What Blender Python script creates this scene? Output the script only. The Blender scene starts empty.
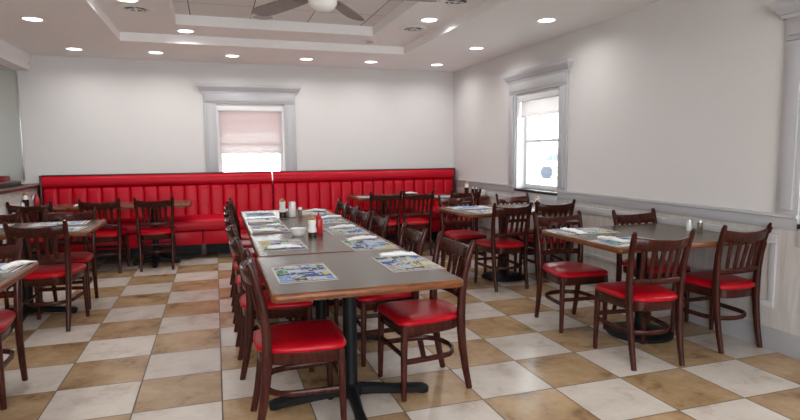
import bpy, bmesh, math, random
from mathutils import Vector, Matrix
PI = math.pi
scene = bpy.context.scene
COL = scene.collection

# ------------------------------------------------------------------ room dimensions
CAM_Z = 1.3685
XR, YB, ZC = 3.577, 8.20, 2.595        # right wall, back wall, lower ceiling
XP = -2.12                              # face of the half wall under the glass
XL, YF = -4.6, -2.6                     # far left wall, wall behind the viewer
TILE, TX0, TY0 = 0.4572, -0.0133, 0.414

# ------------------------------------------------------------------ materials
def new_mat(name):
    m = bpy.data.materials.new(name); m.use_nodes = True
    nt = m.node_tree
    return m, nt, nt.nodes['Principled BSDF']

def N(nt, t, **kw):
    n = nt.nodes.new(t)
    for k, v in kw.items(): setattr(n, k, v)
    return n

def math_node(nt, op, a, b=None):
    n = N(nt, 'ShaderNodeMath', operation=op)
    for i, v in enumerate((a, b)):
        if v is None: continue
        if isinstance(v, (int, float)): n.inputs[i].default_value = v
        else: nt.links.new(v, n.inputs[i])
    return n.outputs[0]

def mix_col(nt, fac, a, b, mode='MIX'):
    n = N(nt, 'ShaderNodeMix', data_type='RGBA', blend_type=mode)
    for i, v in ((0, fac), (6, a), (7, b)):
        if isinstance(v, (int, float)): n.inputs[i].default_value = v
        elif isinstance(v, tuple): n.inputs[i].default_value = (*v, 1) if len(v) == 3 else v
        else: nt.links.new(v, n.inputs[i])
    return n.outputs[2]

def noise(nt, vec, scale, detail=3, rough=.55, dist=0):
    n = N(nt, 'ShaderNodeTexNoise'); n.inputs['Scale'].default_value = scale
    n.inputs['Detail'].default_value = detail; n.inputs['Roughness'].default_value = rough
    n.inputs['Distortion'].default_value = dist
    if vec is not None: nt.links.new(vec, n.inputs['Vector'])
    return n.outputs['Fac']

def ramp(nt, fac, stops):
    n = N(nt, 'ShaderNodeValToRGB'); nt.links.new(fac, n.inputs[0])
    e = n.color_ramp.elements
    while len(e) < len(stops): e.new(.5)
    for el, (p, c) in zip(e, stops): el.position = p; el.color = (*c, 1)
    return n.outputs[0]

def bump(nt, b, h, strength, dist=.01):
    n = N(nt, 'ShaderNodeBump'); n.inputs['Strength'].default_value = strength
    n.inputs['Distance'].default_value = dist
    nt.links.new(h, n.inputs['Height']); nt.links.new(n.outputs[0], b.inputs['Normal'])

def plain(name, col, rough=.5, metal=0, var=.06, scale=20, spec=.5, bmp=0):
    m, nt, b = new_mat(name)
    tc = N(nt, 'ShaderNodeTexCoord')
    f = noise(nt, tc.outputs['Object'], scale)
    lo = tuple(c * (1 - var) for c in col); hi = tuple(min(1, c * (1 + var)) for c in col)
    nt.links.new(mix_col(nt, f, lo, hi), b.inputs['Base Color'])
    b.inputs['Roughness'].default_value = rough; b.inputs['Metallic'].default_value = metal
    b.inputs['Specular IOR Level'].default_value = spec
    if bmp: bump(nt, b, noise(nt, tc.outputs['Object'], scale * 6), bmp)
    return m

def wood(name, a, c, rough=.3, sx=(30, 30, 3), spec=.5):
    m, nt, b = new_mat(name)
    tc = N(nt, 'ShaderNodeTexCoord'); mp = N(nt, 'ShaderNodeMapping')
    mp.inputs['Scale'].default_value = sx
    nt.links.new(tc.outputs['Object'], mp.inputs[0])
    f = noise(nt, mp.outputs[0], 2.2, 5, .6, .6)
    nt.links.new(ramp(nt, f, [(.3, a), (.7, c)]), b.inputs['Base Color'])
    b.inputs['Roughness'].default_value = rough
    b.inputs['Specular IOR Level'].default_value = spec
    bump(nt, b, f, .05, .002)
    return m

def floor_mat():
    m, nt, b = new_mat('checkered_stone_tile')
    tc = N(nt, 'ShaderNodeTexCoord'); sp = N(nt, 'ShaderNodeSeparateXYZ')
    nt.links.new(tc.outputs['Object'], sp.inputs[0])
    u = math_node(nt, 'DIVIDE', math_node(nt, 'SUBTRACT', sp.outputs[0], TX0), TILE)
    v = math_node(nt, 'DIVIDE', math_node(nt, 'SUBTRACT', sp.outputs[1], TY0), TILE)
    iu, iv = math_node(nt, 'FLOOR', u), math_node(nt, 'FLOOR', v)
    par = math_node(nt, 'FLOORED_MODULO', math_node(nt, 'ADD', iu, iv), 2)
    cell = N(nt, 'ShaderNodeCombineXYZ'); nt.links.new(iu, cell.inputs[0]); nt.links.new(iv, cell.inputs[1])
    wn = N(nt, 'ShaderNodeTexWhiteNoise'); nt.links.new(cell.outputs[0], wn.inputs[0])
    off = N(nt, 'ShaderNodeVectorMath', operation='MULTIPLY_ADD')
    nt.links.new(wn.outputs['Color'], off.inputs[0]); off.inputs[1].default_value = (9, 9, 9)
    nt.links.new(tc.outputs['Object'], off.inputs[2])
    n1 = noise(nt, off.outputs[0], 4.2, 6, .56, .25)
    n2 = noise(nt, off.outputs[0], 22, 5, .6, .3)
    f = math_node(nt, 'ADD', math_node(nt, 'MULTIPLY', n1, .78), math_node(nt, 'MULTIPLY', n2, .22))
    light = ramp(nt, f, [(.28, (.37, .29, .22)), (.46, (.555, .485, .425)), (.74, (.65, .595, .54))])
    brown = ramp(nt, f, [(.28, (.095, .053, .027)), (.46, (.35, .222, .118)), (.74, (.52, .37, .22))])
    c = mix_col(nt, par, light, brown)
    hv = math_node(nt, 'ADD', .9, math_node(nt, 'MULTIPLY', wn.outputs['Value'], .2))
    fu = math_node(nt, 'FRACT', u); fv = math_node(nt, 'FRACT', v)
    du = math_node(nt, 'MINIMUM', fu, math_node(nt, 'SUBTRACT', 1, fu))
    dv = math_node(nt, 'MINIMUM', fv, math_node(nt, 'SUBTRACT', 1, fv))
    g = math_node(nt, 'LESS_THAN', math_node(nt, 'MINIMUM', du, dv), .0088)
    c = mix_col(nt, g, c, (.10, .072, .05))
    hs = N(nt, 'ShaderNodeHueSaturation'); nt.links.new(c, hs.inputs['Color']); nt.links.new(hv, hs.inputs['Value'])
    nt.links.new(hs.outputs[0], b.inputs['Base Color'])
    r = math_node(nt, 'ADD', math_node(nt, 'MULTIPLY', n2, .12), math_node(nt, 'ADD', .17, math_node(nt, 'MULTIPLY', g, .4)))
    nt.links.new(r, b.inputs['Roughness'])
    h = math_node(nt, 'SUBTRACT', math_node(nt, 'MULTIPLY', n2, .15), g)
    b.inputs['Specular IOR Level'].default_value = .4
    bump(nt, b, h, .12, .002)
    return m

def ceiling_tile_mat():
    m, nt, b = new_mat('ceiling_tile_panel')
    tc = N(nt, 'ShaderNodeTexCoord'); sp = N(nt, 'ShaderNodeSeparateXYZ')
    nt.links.new(tc.outputs['Object'], sp.inputs[0])
    ds = []
    for o, ph, w in ((0, -.183, .0085), (1, 5.86, .0065)):
        f = math_node(nt, 'FRACT', math_node(nt, 'DIVIDE', math_node(nt, 'SUBTRACT', sp.outputs[o], ph), .606))
        d = math_node(nt, 'MINIMUM', f, math_node(nt, 'SUBTRACT', 1, f))
        ds.append(math_node(nt, 'LESS_THAN', d, w))
    g = math_node(nt, 'MAXIMUM', ds[0], ds[1])
    n = noise(nt, tc.outputs['Object'], 60)
    base = mix_col(nt, n, (.74, .73, .72), (.80, .79, .78))
    nt.links.new(mix_col(nt, g, base, (.20, .19, .18)), b.inputs['Base Color'])
    b.inputs['Roughness'].default_value = .85
    return m

def glass_mat(name, tint=(.94, .97, .955), refl=1.0):
    m = bpy.data.materials.new(name); m.use_nodes = True
    nt = m.node_tree; nt.nodes.clear()
    out = N(nt, 'ShaderNodeOutputMaterial'); mx = N(nt, 'ShaderNodeMixShader')
    tr = N(nt, 'ShaderNodeBsdfTransparent'); tr.inputs[0].default_value = (*tint, 1)
    gl = N(nt, 'ShaderNodeBsdfGlossy'); gl.inputs['Roughness'].default_value = .02
    fr = N(nt, 'ShaderNodeFresnel'); 
    geo = N(nt, 'ShaderNodeNewGeometry')      # same reflectance on entering and leaving the thin pane
    nt.links.new(math_node(nt, 'SUBTRACT', 1.5, math_node(nt, 'MULTIPLY', geo.outputs['Backfacing'], 1.5 - 1 / 1.5)), fr.inputs[0])
    tc = N(nt, 'ShaderNodeTexCoord'); nz = noise(nt, tc.outputs['Object'], 2)
    f = math_node(nt, 'MULTIPLY', fr.outputs[0], math_node(nt, 'ADD', refl - .03, math_node(nt, 'MULTIPLY', nz, .06)))
    nt.links.new(f, mx.inputs[0]); nt.links.new(tr.outputs[0], mx.inputs[1]); nt.links.new(gl.outputs[0], mx.inputs[2])
    nt.links.new(mx.outputs[0], out.inputs[0])
    return m

def shade_mat():
    m = bpy.data.materials.new('woven_shade_fabric'); m.use_nodes = True
    nt = m.node_tree; nt.nodes.clear()
    out = N(nt, 'ShaderNodeOutputMaterial')
    tc = N(nt, 'ShaderNodeTexCoord'); mp = N(nt, 'ShaderNodeMapping'); mp.inputs['Scale'].default_value = (40, 40, 260)
    nt.links.new(tc.outputs['Object'], mp.inputs[0])
    n = noise(nt, mp.outputs[0], 1.5, 2)
    c = mix_col(nt, n, (.58, .53, .52), (.70, .65, .64))
    d = N(nt, 'ShaderNodeBsdfDiffuse'); t = N(nt, 'ShaderNodeBsdfTranslucent'); tr = N(nt, 'ShaderNodeBsdfTransparent')
    nt.links.new(c, d.inputs[0]); nt.links.new(c, t.inputs[0])
    m1 = N(nt, 'ShaderNodeMixShader'); m1.inputs[0].default_value = .5
    nt.links.new(d.outputs[0], m1.inputs[1]); nt.links.new(t.outputs[0], m1.inputs[2])
    m2 = N(nt, 'ShaderNodeMixShader'); m2.inputs[0].default_value = .12
    nt.links.new(m1.outputs[0], m2.inputs[1]); nt.links.new(tr.outputs[0], m2.inputs[2])
    nt.links.new(m2.outputs[0], out.inputs[0])
    return m

def emit_mat(name, col, s):
    m, nt, b = new_mat(name)
    tc = N(nt, 'ShaderNodeTexCoord'); f = noise(nt, tc.outputs['Object'], 8)
    nt.links.new(mix_col(nt, f, col, tuple(min(1, c * 1.03) for c in col)), b.inputs['Emission Color'])
    b.inputs['Emission Strength'].default_value = s; b.inputs['Base Color'].default_value = (.8, .8, .8, 1)
    return m

M = {}
M['floor'] = floor_mat()
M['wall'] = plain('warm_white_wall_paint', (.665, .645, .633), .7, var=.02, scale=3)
M['wall_grey'] = plain('pale_green_grey_wall_paint', (.70, .72, .70), .7, var=.02, scale=3)
M['ceiling'] = plain('white_ceiling_paint', (.90, .885, .88), .8, var=.015, scale=3)
M['ceiling_tile'] = ceiling_tile_mat()
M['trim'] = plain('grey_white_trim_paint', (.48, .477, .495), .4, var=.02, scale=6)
M['base_trim'] = plain('darker_grey_baseboard', (.36, .355, .365), .45, var=.03, scale=6)  # darker grey than the other trim
M['wainscot'] = wood('pale_washed_wainscot_board', (.46, .425, .40), (.60, .575, .555), .45, (9, 9, 1.2))
M['plank'] = wood('pale_washed_plank', (.52, .49, .46), (.72, .70, .68), .5, (3, 3, 25))
M['chair_wood'] = wood('dark_varnished_chair_wood', (.022, .005, .0037), (.066, .016, .0105), .2, (26, 26, 4), .17)
M['vinyl'] = plain('red_seat_vinyl', (.36, .0025, .009), .30, var=.12, scale=14, bmp=.03, spec=.2)
M['vinyl_dark'] = plain('dark_red_piping', (.16, .004, .008), .4)
M['booth'] = plain('red_booth_vinyl', (.47, .0028, .016), .38, var=.06, scale=5, bmp=.03, spec=.2)
M['laminate'] = plain('brown_grey_laminate', (.102, .082, .062), .25, var=.16, scale=16, spec=.35)
M['edge'] = wood('reddish_wood_edging', (.065, .017, .006), (.225, .070, .018), .35, (5, 5, 40), .3)
M['cap'] = wood('dark_wood_cap', (.03, .008, .006), (.085, .026, .018), .3, (5, 5, 40))
M['iron'] = plain('black_cast_iron', (.007, .007, .008), .45, var=.2, scale=30, bmp=.04, spec=.13)
M['dark'] = plain('black_booth_base', (.012, .011, .011), .6)
M['leg_brown'] = wood('brown_booth_leg', (.06, .022, .015), (.12, .05, .03), .4)
M['paper'] = plain('white_paper', (.80, .79, .78), .6, var=.05, scale=40)
M['ceramic'] = plain('white_ceramic', (.82, .81, .79), .18, var=.02)
M['metal'] = plain('brushed_steel', (.62, .62, .62), .28, 1, var=.05)
M['fan_metal'] = plain('bronze_grey_metal', (.20, .18, .17), .4, .6)
M['blade'] = wood('grey_brown_fan_blade', (.22, .19, .175), (.28, .25, .235), .5, (6, 6, 6))
M['opal'] = plain('opal_glass', (.82, .80, .77), .2, var=.02)
M['vent'] = plain('white_vent_enamel', (.84, .83, .82), .5, var=.02)
M['vent_dark'] = plain('dark_vent_gap', (.035, .033, .032), .7)
M['speaker'] = plain('grey_speaker_grille', (.42, .42, .43), .6, var=.1, scale=120)
M['glass'] = glass_mat('clear_glass')
M['glass_green'] = glass_mat('greenish_partition_glass', (.94, .968, .952))
M['shade'] = shade_mat()
M['white_pvc'] = plain('white_window_frame', (.80, .80, .81), .35, var=.015)
M['bronze'] = plain('dark_bronze_sill', (.02, .018, .018), .4)
M['lens'] = emit_mat('lit_lamp_lens', (1, .96, .90), 9)
M['lens'].cycles.emission_sampling = 'NONE'      # each lens has its lamp right under it
M['gold'] = plain('gold_plastic_lid', (.38, .17, .03), .4, var=.05)
M['syrup'] = plain('dark_syrup', (.035, .010, .006), .12, var=.1)
M['clearwhite'] = plain('cloudy_clear_plastic', (.74, .72, .70), .15, var=.04)
M['red_plastic'] = plain('red_squeeze_plastic', (.40, .012, .016), .3)
M['salt'] = plain('white_salt_in_glass', (.78, .77, .76), .2, var=.05)
M['pepper'] = plain('ground_pepper_in_glass', (.16, .14, .10), .3, var=.35, scale=300)
M['black_plastic'] = plain('black_plastic', (.015, .014, .014), .35)
M['ground'] = plain('pale_asphalt', (.62, .62, .62), .9, var=.1, scale=2)
M['car'] = plain('silver_car_paint', (.55, .58, .62), .3, .2)
M['tyre'] = plain('grey_tyre_rubber', (.055, .065, .09), .6)
M['carglass'] = plain('blue_grey_car_window', (.10, .12, .15), .3)
M['awning'] = plain('red_awning_cloth', (.62, .06, .08), .7)
PAL = [(.55, .54, .53), (.035, .08, .28), (.13, .29, .58), (.06, .24, .06), (.62, .50, .09), (.06, .055, .06),
       (.42, .30, .24), (.44, .54, .70), (.44, .44, .46), (.13, .035, .05), (.55, .57, .45)]
MATS_PAPER = [plain('printed_paper', c, .6, var=.18, scale=70, spec=.2) for i, c in enumerate(PAL)]

# ------------------------------------------------------------------ mesh helpers
def finish(name, bm, mat, parent=None, smooth=True, ang=35, recalc=True):
    if recalc: bmesh.ops.recalc_face_normals(bm, faces=bm.faces)
    me = bpy.data.meshes.new(name); bm.to_mesh(me); bm.free()
    for m in (mat if isinstance(mat, list) else [mat]): me.materials.append(m)
    if smooth:
        me.shade_smooth(); me.set_sharp_from_angle(angle=math.radians(ang))
    o = bpy.data.objects.new(name, me); COL.objects.link(o)
    if parent: o.parent = parent
    return o

def tag(o, label=None, cat=None, group=None, kind=None):
    if label: o['label'] = label
    if cat: o['category'] = cat
    if group: o['group'] = group
    if kind: o['kind'] = kind
    return o

def thing(name, label, cat, loc=(0, 0, 0), rz=0, group=None):
    o = bpy.data.objects.new(name, None); COL.objects.link(o)
    o.empty_display_size = .1
    o.location = loc; o.rotation_euler = (0, 0, rz)
    return tag(o, label, cat, group)

def struct(name, label=None, loc=(0, 0, 0), rz=0):
    o = bpy.data.objects.new(name, None); COL.objects.link(o)
    o.location = loc; o.rotation_euler = (0, 0, rz)
    return tag(o, label or name.replace('_', ' '), name.split('_')[0], kind='structure')

def dup(root, loc, rz, label, group=None):
    r = root.copy(); COL.objects.link(r); r.location = loc; r.rotation_euler = (0, 0, rz)
    r['label'] = label
    if group: r['group'] = group
    for ch in list(root.children):
        c = ch.copy(); COL.objects.link(c); c.parent = r
        for g in list(ch.children):
            d = g.copy(); COL.objects.link(d); d.parent = c
    return r

def box(bm, x0, x1, y0, y1, z0, z1, bev=0):
    vs = [bm.verts.new((x, y, z)) for z in (z0, z1) for y in (y0, y1) for x in (x0, x1)]
    fs = [bm.faces.new([vs[i] for i in q]) for q in ((0, 2, 3, 1), (4, 5, 7, 6), (0, 1, 5, 4), (2, 6, 7, 3), (0, 4, 6, 2), (1, 3, 7, 5))]
    if bev:
        es = list({e for f in fs for e in f.edges})
        bmesh.ops.bevel(bm, geom=es, offset=bev, segments=2, profile=.5, affect='EDGES', clamp_overlap=True)
    return vs

def BX(name, mat, parent, *dims, bev=0):
    bm = bmesh.new(); box(bm, *dims, bev=bev); return finish(name, bm, mat, parent)

def ringbridge(bm, rings, close=True, caps=True):
    vr = [[bm.verts.new(p) for p in r] for r in rings]
    n = len(vr[0])
    for a, b in zip(vr, vr[1:]):
        for i in range(n if close else n - 1):
            j = (i + 1) % n
            bm.faces.new((a[i], a[j], b[j], b[i]))
    if caps:
        bm.faces.new(vr[0][::-1]); bm.faces.new(vr[-1])
    return vr

def sec(w, h, c=.25, n=1):
    """chamfered rectangle section, half sizes w/2 h/2"""
    a, b = w / 2, h / 2; k = min(a, b) * c * 2
    return [(a, -b + k), (a, b - k), (a - k, b), (-a + k, b), (-a, b - k), (-a, -b + k), (-a + k, -b), (a - k, -b)]

def sweep(bm, path, sizes, up=Vector((0, 0, 1)), side=None, closed=False, c=.25):
    """rect section swept along path; section x = side axis, y = other. `side` = fixed side vector"""
    P = [Vector(p) for p in path]; rings = []; n = len(P)
    for i, p in enumerate(P):
        if closed: t = P[(i + 1) % n] - P[i - 1]
        else: t = P[min(i + 1, n - 1)] - P[max(i - 1, 0)]
        t.normalize()
        if side is not None:
            s = Vector(side); s = (s - t * s.dot(t)).normalized(); u = t.cross(s)
        else:
            s = t.cross(up).normalized(); u = s.cross(t)
        w, h = sizes[i] if isinstance(sizes, list) else sizes
        rings.append([p + s * x + u * y for x, y in sec(w, h, c)])
    if closed: rings.append(rings[0]); ringbridge_closed(bm, rings); return
    ringbridge(bm, rings)

def ringbridge_closed(bm, rings):
    vr = [[bm.verts.new(p) for p in r] for r in rings[:-1]]
    vr.append(vr[0]); n = len(vr[0])
    for a, b in zip(vr, vr[1:]):
        for i in range(n):
            j = (i + 1) % n; bm.faces.new((a[i], a[j], b[j], b[i]))

def lathe(bm, prof, seg=24, cx=0, cy=0, cz=0, sx=1, sy=1):
    rings = []
    for r, z in prof:
        rings.append([(cx + max(r, 1e-4) * sx * math.cos(2 * PI * k / seg), cy + max(r, 1e-4) * sy * math.sin(2 * PI * k / seg), cz + z) for k in range(seg)])
    ringbridge(bm, rings)

def rrect(x0, x1, y0, y1, r, off=0, seg=4):
    x0 += off; x1 -= off; y0 += off; y1 -= off; r = max(r - off, .002); pts = []
    for cx, cy, a0 in ((x1 - r, y0 + r, -90), (x1 - r, y1 - r, 0), (x0 + r, y1 - r, 90), (x0 + r, y0 + r, 180)):
        for k in range(seg + 1):
            a = math.radians(a0 + 90 * k / seg); pts.append((cx + r * math.cos(a), cy + r * math.sin(a)))
    return pts

def profile_extrude(bm, prof, axis, a, b):
    """closed 2D profile (p,q) extruded from a to b; axis 'x': (a,p,q)"""
    f = {'x': lambda t, p, q: (t, p, q), 'y': lambda t, p, q: (p, t, q), 'z': lambda t, p, q: (p, q, t)}[axis]
    ringbridge(bm, [[f(a, p, q) for p, q in prof], [f(b, p, q) for p, q in prof]])

def wall_with_holes(bm, u0, u1, z0, z1, holes, mk):
    """mk(u0,u1,z0,z1) adds a box; holes sorted along u: (ua,ub,za,zb)"""
    u = u0
    for ua, ub, za, zb in sorted(holes):
        mk(u, ua, z0, z1); mk(ua, ub, z0, za); mk(ua, ub, zb, z1); u = ub
    mk(u, u1, z0, z1)

# ------------------------------------------------------------------ setting: floor, walls, ceiling
bm = bmesh.new(); box(bm, XL, XR + .15, YF, YB + .15, -.1, 0)
tag(finish('floor', bm, M['floor'], smooth=False), 'checkered floor of tan and cream stone tiles', 'floor', kind='structure')

W1 = (.05, .955, .90, 2.035)            # back window: x0,x1,z0,z1
W2 = (5.33, 6.24, .885, 2.05)           # right window: y0,y1,z0,z1
W3 = (1.71, 2.615, .865, 2.05)          # nearer right window
WT = .17
bm = bmesh.new()
wall_with_holes(bm, XL, XR + WT, 0, 2.95, [W1], lambda a, b, c, d: box(bm, a, b, YB, YB + WT, c, d))
tag(finish('wall_back', bm, M['wall'], smooth=False), 'warm white back wall above the red booth', 'wall', kind='structure')
bm = bmesh.new()
wall_with_holes(bm, YF, YB, 0, 2.95, [W2, W3], lambda a, b, c, d: box(bm, XR, XR + WT, a, b, c, d))
tag(finish('wall_right', bm, M['wall'], smooth=False), 'white right wall with windows and chair rail', 'wall', kind='structure')
bm = bmesh.new(); box(bm, XL - .15, XL, YF, YB + WT, 0, 2.95)
tag(finish('wall_left', bm, M['wall_grey'], smooth=False), 'pale grey green wall beyond the glass', 'wall', kind='structure')
WF = [(-1.6, 2.2, .3, 2.45)]  # opening added to let the fill light in
bm = bmesh.new()
wall_with_holes(bm, XL, XR, 0, 2.95, WF, lambda a, b, c, d: box(bm, a, b, YF - .15, YF, c, d))
tag(finish('wall_front', bm, M['wall'], smooth=False), 'white wall behind the viewer', 'wall', kind='structure')

# ceiling with two recessed steps and a tiled centre
Z1, Z2 = 2.69, 2.795
T1 = (-.93, 2.335, .8, 6.92)            # outer step
T2 = (-.325, 1.775, 1.35, 6.38)         # inner step
def frame_slab(bm, o, i, z0, z1):
    box(bm, o[0], i[0], o[2], o[3], z0, z1); box(bm, i[1], o[1], o[2], o[3], z0, z1)
    box(bm, i[0], i[1], o[2], i[2], z0, z1); box(bm, i[0], i[1], i[3], o[3], z0, z1)
ceil = tag(bpy.data.objects.new('ceiling', None), 'white stepped tray ceiling with recessed lights', 'ceiling', kind='structure'); COL.objects.link(ceil)
bm = bmesh.new(); frame_slab(bm, (XL, XR, YF, YB), T1, ZC, Z1 + .001); finish('soffit', bm, M['ceiling'], ceil, smooth=False)
bm = bmesh.new(); frame_slab(bm, (T1[0] - .1, T1[1] + .1, T1[2] - .1, T1[3] + .1), T2, Z1, Z2 + .001); finish('tray_step', bm, M['ceiling'], ceil, smooth=False)
bm = bmesh.new(); box(bm, XL, XR, YF, YB, Z2, Z2 + .1); finish('tile_panel', bm, M['ceiling_tile'], ceil, smooth=False)

# trims on the right wall
def trim(name, label, prof, axis, a, b, mat=None):
    bm = bmesh.new(); profile_extrude(bm, prof, axis, a, b)
    return tag(finish(name, bm, mat or M['trim']), label, 'trim', kind='structure')
x = XR
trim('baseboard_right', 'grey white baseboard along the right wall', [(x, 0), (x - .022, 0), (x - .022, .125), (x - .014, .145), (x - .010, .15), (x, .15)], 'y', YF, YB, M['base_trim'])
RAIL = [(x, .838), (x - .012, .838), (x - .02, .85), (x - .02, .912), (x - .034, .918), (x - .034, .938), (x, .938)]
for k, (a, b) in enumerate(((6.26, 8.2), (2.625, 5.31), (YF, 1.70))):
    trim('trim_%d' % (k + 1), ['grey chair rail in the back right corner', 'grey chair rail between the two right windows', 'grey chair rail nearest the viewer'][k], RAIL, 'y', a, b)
bm = bmesh.new(); box(bm, x - .006, x, YF, YB, .145, .842)
tag(finish('wall_wainscot', bm, M['wainscot'], smooth=False), 'pale washed boards below the chair rail on the right wall', 'wall', kind='structure')
for k, (a, b) in enumerate(((6.36, 8.0), (5.38, 6.22), (2.757, 5.22), (1.7, 2.55))):
    bm = bmesh.new(); zt = .80 if k != 1 else .78
    box(bm, x - .013, x - .0065, a + .02, b - .02, .31, zt - .03)
    finish_panel = bm
    tag(finish('trim_%d' % (k + 4), finish_panel, M['wainscot']), 'raised washed wainscot panel %s' % ['in the back right corner', 'below the right window', 'behind the right front table', 'below the nearest window'][k], 'trim', kind='structure')
    par = COL.objects.get('trim_%d' % (k + 4))
    bm = bmesh.new()
    box(bm, x - .022, x, a, b, zt - .07, zt, .005); box(bm, x - .022, x, a, b, .29, .335, .005)
    box(bm, x - .022, x, a, a + .045, .335, zt - .07, .004); box(bm, x - .022, x, b - .045, b, .335, zt - .07, .004)
    finish('panel_moulding', bm, M['trim'], par)

# ------------------------------------------------------------------ windows
def window(name, label, loc, rz, hw, z0, z1, casing_to, sill=True):
    """local x along wall, local +y outward, z up; origin on the floor at the wall face"""
    w = struct(name, label, loc, rz)
    bm = bmesh.new(); cw = .165
    for s in (-1, 1):
        a, b = sorted((s * (hw + .008), s * (hw + cw)))
        box(bm, a, b, -.022, 0, casing_to, z1 + .01, .004)
        box(bm, a + .035, b - .035, -.036, -.022, casing_to + .03, z1 - .02, .004)
    box(bm, -hw - cw, hw + cw, -.026, 0, z1 + .012, z1 + .155, .004)
    box(bm, -hw - cw + .03, hw + cw - .03, -.038, -.026, z1 + .04, z1 + .13, .004)
    finish('casing', bm, M['trim'], w)
    bm = bmesh.new(); e = hw + cw
    prof = [(0, .152), (.032, .152), (.034, .175), (.048, .182), (.058, .205), (.078, .222), (.086, .240), (.086, .268), (0, .268)]
    rings = []
    for p, q in prof: rings.append([(-e - p * .9, -p, z1 + q), (e + p * .9, -p, z1 + q), (e + p * .9, 0, z1 + q), (-e - p * .9, 0, z1 + q)])
    ringbridge(bm, rings); finish('crown', bm, M['trim'], w)
    bm = bmesh.new(); d = .125
    for s in (-1, 1):
        a, b = sorted((s * hw, s * (hw - .012))); box(bm, a, b, -.002, WT, z0, z1)
    box(bm, -hw, hw, -.002, WT, z1 - .012, z1); finish('jamb_lining', bm, M['white_pvc'], w)
    bm = bmesh.new()
    for s in (-1, 1):
        a, b = sorted((s * (hw - .012), s * (hw - .055))); box(bm, a, b, d - .015, d + .03, z0 + .02, z1 - .012, .004)
    box(bm, -hw + .055, hw - .055, d - .015, d + .03, z0 + .02, z0 + .075, .004)
    box(bm, -hw + .055, hw - .055, d - .015, d + .03, z1 - .06, z1 - .012, .004)
    box(bm, -hw + .055, hw - .055, d - .01, d + .025, (z0 + z1) / 2 + .0, (z0 + z1) / 2 + .035, .004)
    finish('sash', bm, M['white_pvc'], w)
    bm = bmesh.new(); zm = (z0 + z1) / 2
    for k in (-1, 1): box(bm, k * hw * .32 - .004, k * hw * .32 + .004, d, d + .016, z0 + .07, z1 - .06)
    for f in (.25, .75): box(bm, -hw + .05, hw - .05, d + .001, d + .015, z0 + (z1 - z0) * f - .004, z0 + (z1 - z0) * f + .004)
    finish('muntins', bm, M['white_pvc'], w)
    bm = bmesh.new(); box(bm, -hw + .05, hw - .05, d + .005, d + .011, z0 + .06, z1 - .05); finish('pane', bm, M['glass'], w, smooth=False)
    if sill:
        bm = bmesh.new(); box(bm, -hw - .005, hw + .005, -.03, WT, z0 - .012, z0 + .018, .004); finish('sill', bm, M['bronze'], w)
        bm = bmesh.new(); box(bm, -hw - .005, hw + .005, -.02, 0, z0 - .13, z0 - .013, .004); finish('apron', bm, M['trim'], w)
    return w

def shade(label, loc, rz, hw, ztop, zbot):
    t = thing('roller_shade', label, 'window shade', loc, rz)
    bm = bmesh.new(); box(bm, -hw + .014, hw - .014, .005, .075, ztop - .085, ztop - .014, .004); finish('valance', bm, M['white_pvc'], t)
    bm = bmesh.new(); box(bm, -hw + .03, hw - .03, .045, .0465, zbot + .03, ztop - .08); finish('fabric', bm, M['shade'], t, smooth=False)
    bm = bmesh.new(); box(bm, -hw + .03, hw - .03, .041, .051, zbot, zbot + .032, .003); finish('hem_bar', bm, M['shade'], t)
    return t

hw1 = (W1[1] - W1[0]) / 2; cx1 = (W1[0] + W1[1]) / 2
window('window_1', 'back window above the red booth', (cx1, YB, 0), 0, hw1, W1[2], W1[3], 1.0)
shade('beige woven shade half lowered in the back window', (cx1, YB, 0), 0, hw1, W1[3], 1.355)
hw2 = (W2[1] - W2[0]) / 2; cy2 = (W2[0] + W2[1]) / 2
window('window_2', 'window in the right wall', (XR, cy2, 0), -PI / 2, hw2, W2[2], W2[3], .938)
shade('beige woven shade rolled mostly up in the right window', (XR, cy2, 0), -PI / 2, hw2, W2[3], 1.775)
hw3 = (W3[1] - W3[0]) / 2; cy3 = (W3[0] + W3[1]) / 2
window('window_3', 'window at the right edge, only its casing in view', (XR, cy3, 0), -PI / 2, hw3, W3[2], W3[3], .938)

# ------------------------------------------------------------------ left partition: half wall, ledge, glass, header
hwall = struct('wall_partition', 'half wall of pale boards with a dark ledge')
YP = 6.42
bm = bmesh.new()
for k in range(7):
    box(bm, XP - .26, XP, YP, YB, k * .139, (k + 1) * .139 - .004, .002)
box(bm, XP - .25, XP - .004, YP + .004, YB, 0, .972)
finish('boards', bm, M['plank'], hwall)
bm = bmesh.new(); box(bm, XP - .30, XP + .035, YP - .03, YB, .972, 1.003, .006); box(bm, XP + .03, XP + .065, YP - .03, YB - .23, .972, 1.003, .006); finish('ledge', bm, M['cap'], hwall)
bm = bmesh.new(); box(bm, XP - .21, XP - .11, YP, YB - .32, 1.003, 1.055, .003); finish('glass_channel', bm, M['black_plastic'], hwall)
pg = thing('glass_partition', 'tall clear glass panel standing on the dark ledge', 'glass panel', (XP - .165, YP, 1.0045))
bm = bmesh.new(); box(bm, -.006, .006, 0.01, YB - YP - .006, .052, 1.39); finish('pane', bm, M['glass_green'], pg, smooth=False)
bm = bmesh.new(); box(bm, -.009, .009, YB - YP - .014, YB - YP - .004, .055, 1.39, .001); finish('edge_strip', bm, M['metal'], pg)
bm = bmesh.new()
HP = [(XP - .40, 2.41), (XP - .02, 2.41), (XP - .02, 2.475), (XP - .035, 2.48), (XP - .035, 2.49), (XP - .015, 2.52), (XP + .005, 2.575), (XP + .005, ZC), (XP - .40, ZC)]
profile_extrude(bm, HP, 'y', YP - .05, YB)
tag(finish('trim_8', bm, M['ceiling']), 'white header boxed in above the glass', 'trim', kind='structure')

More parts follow.
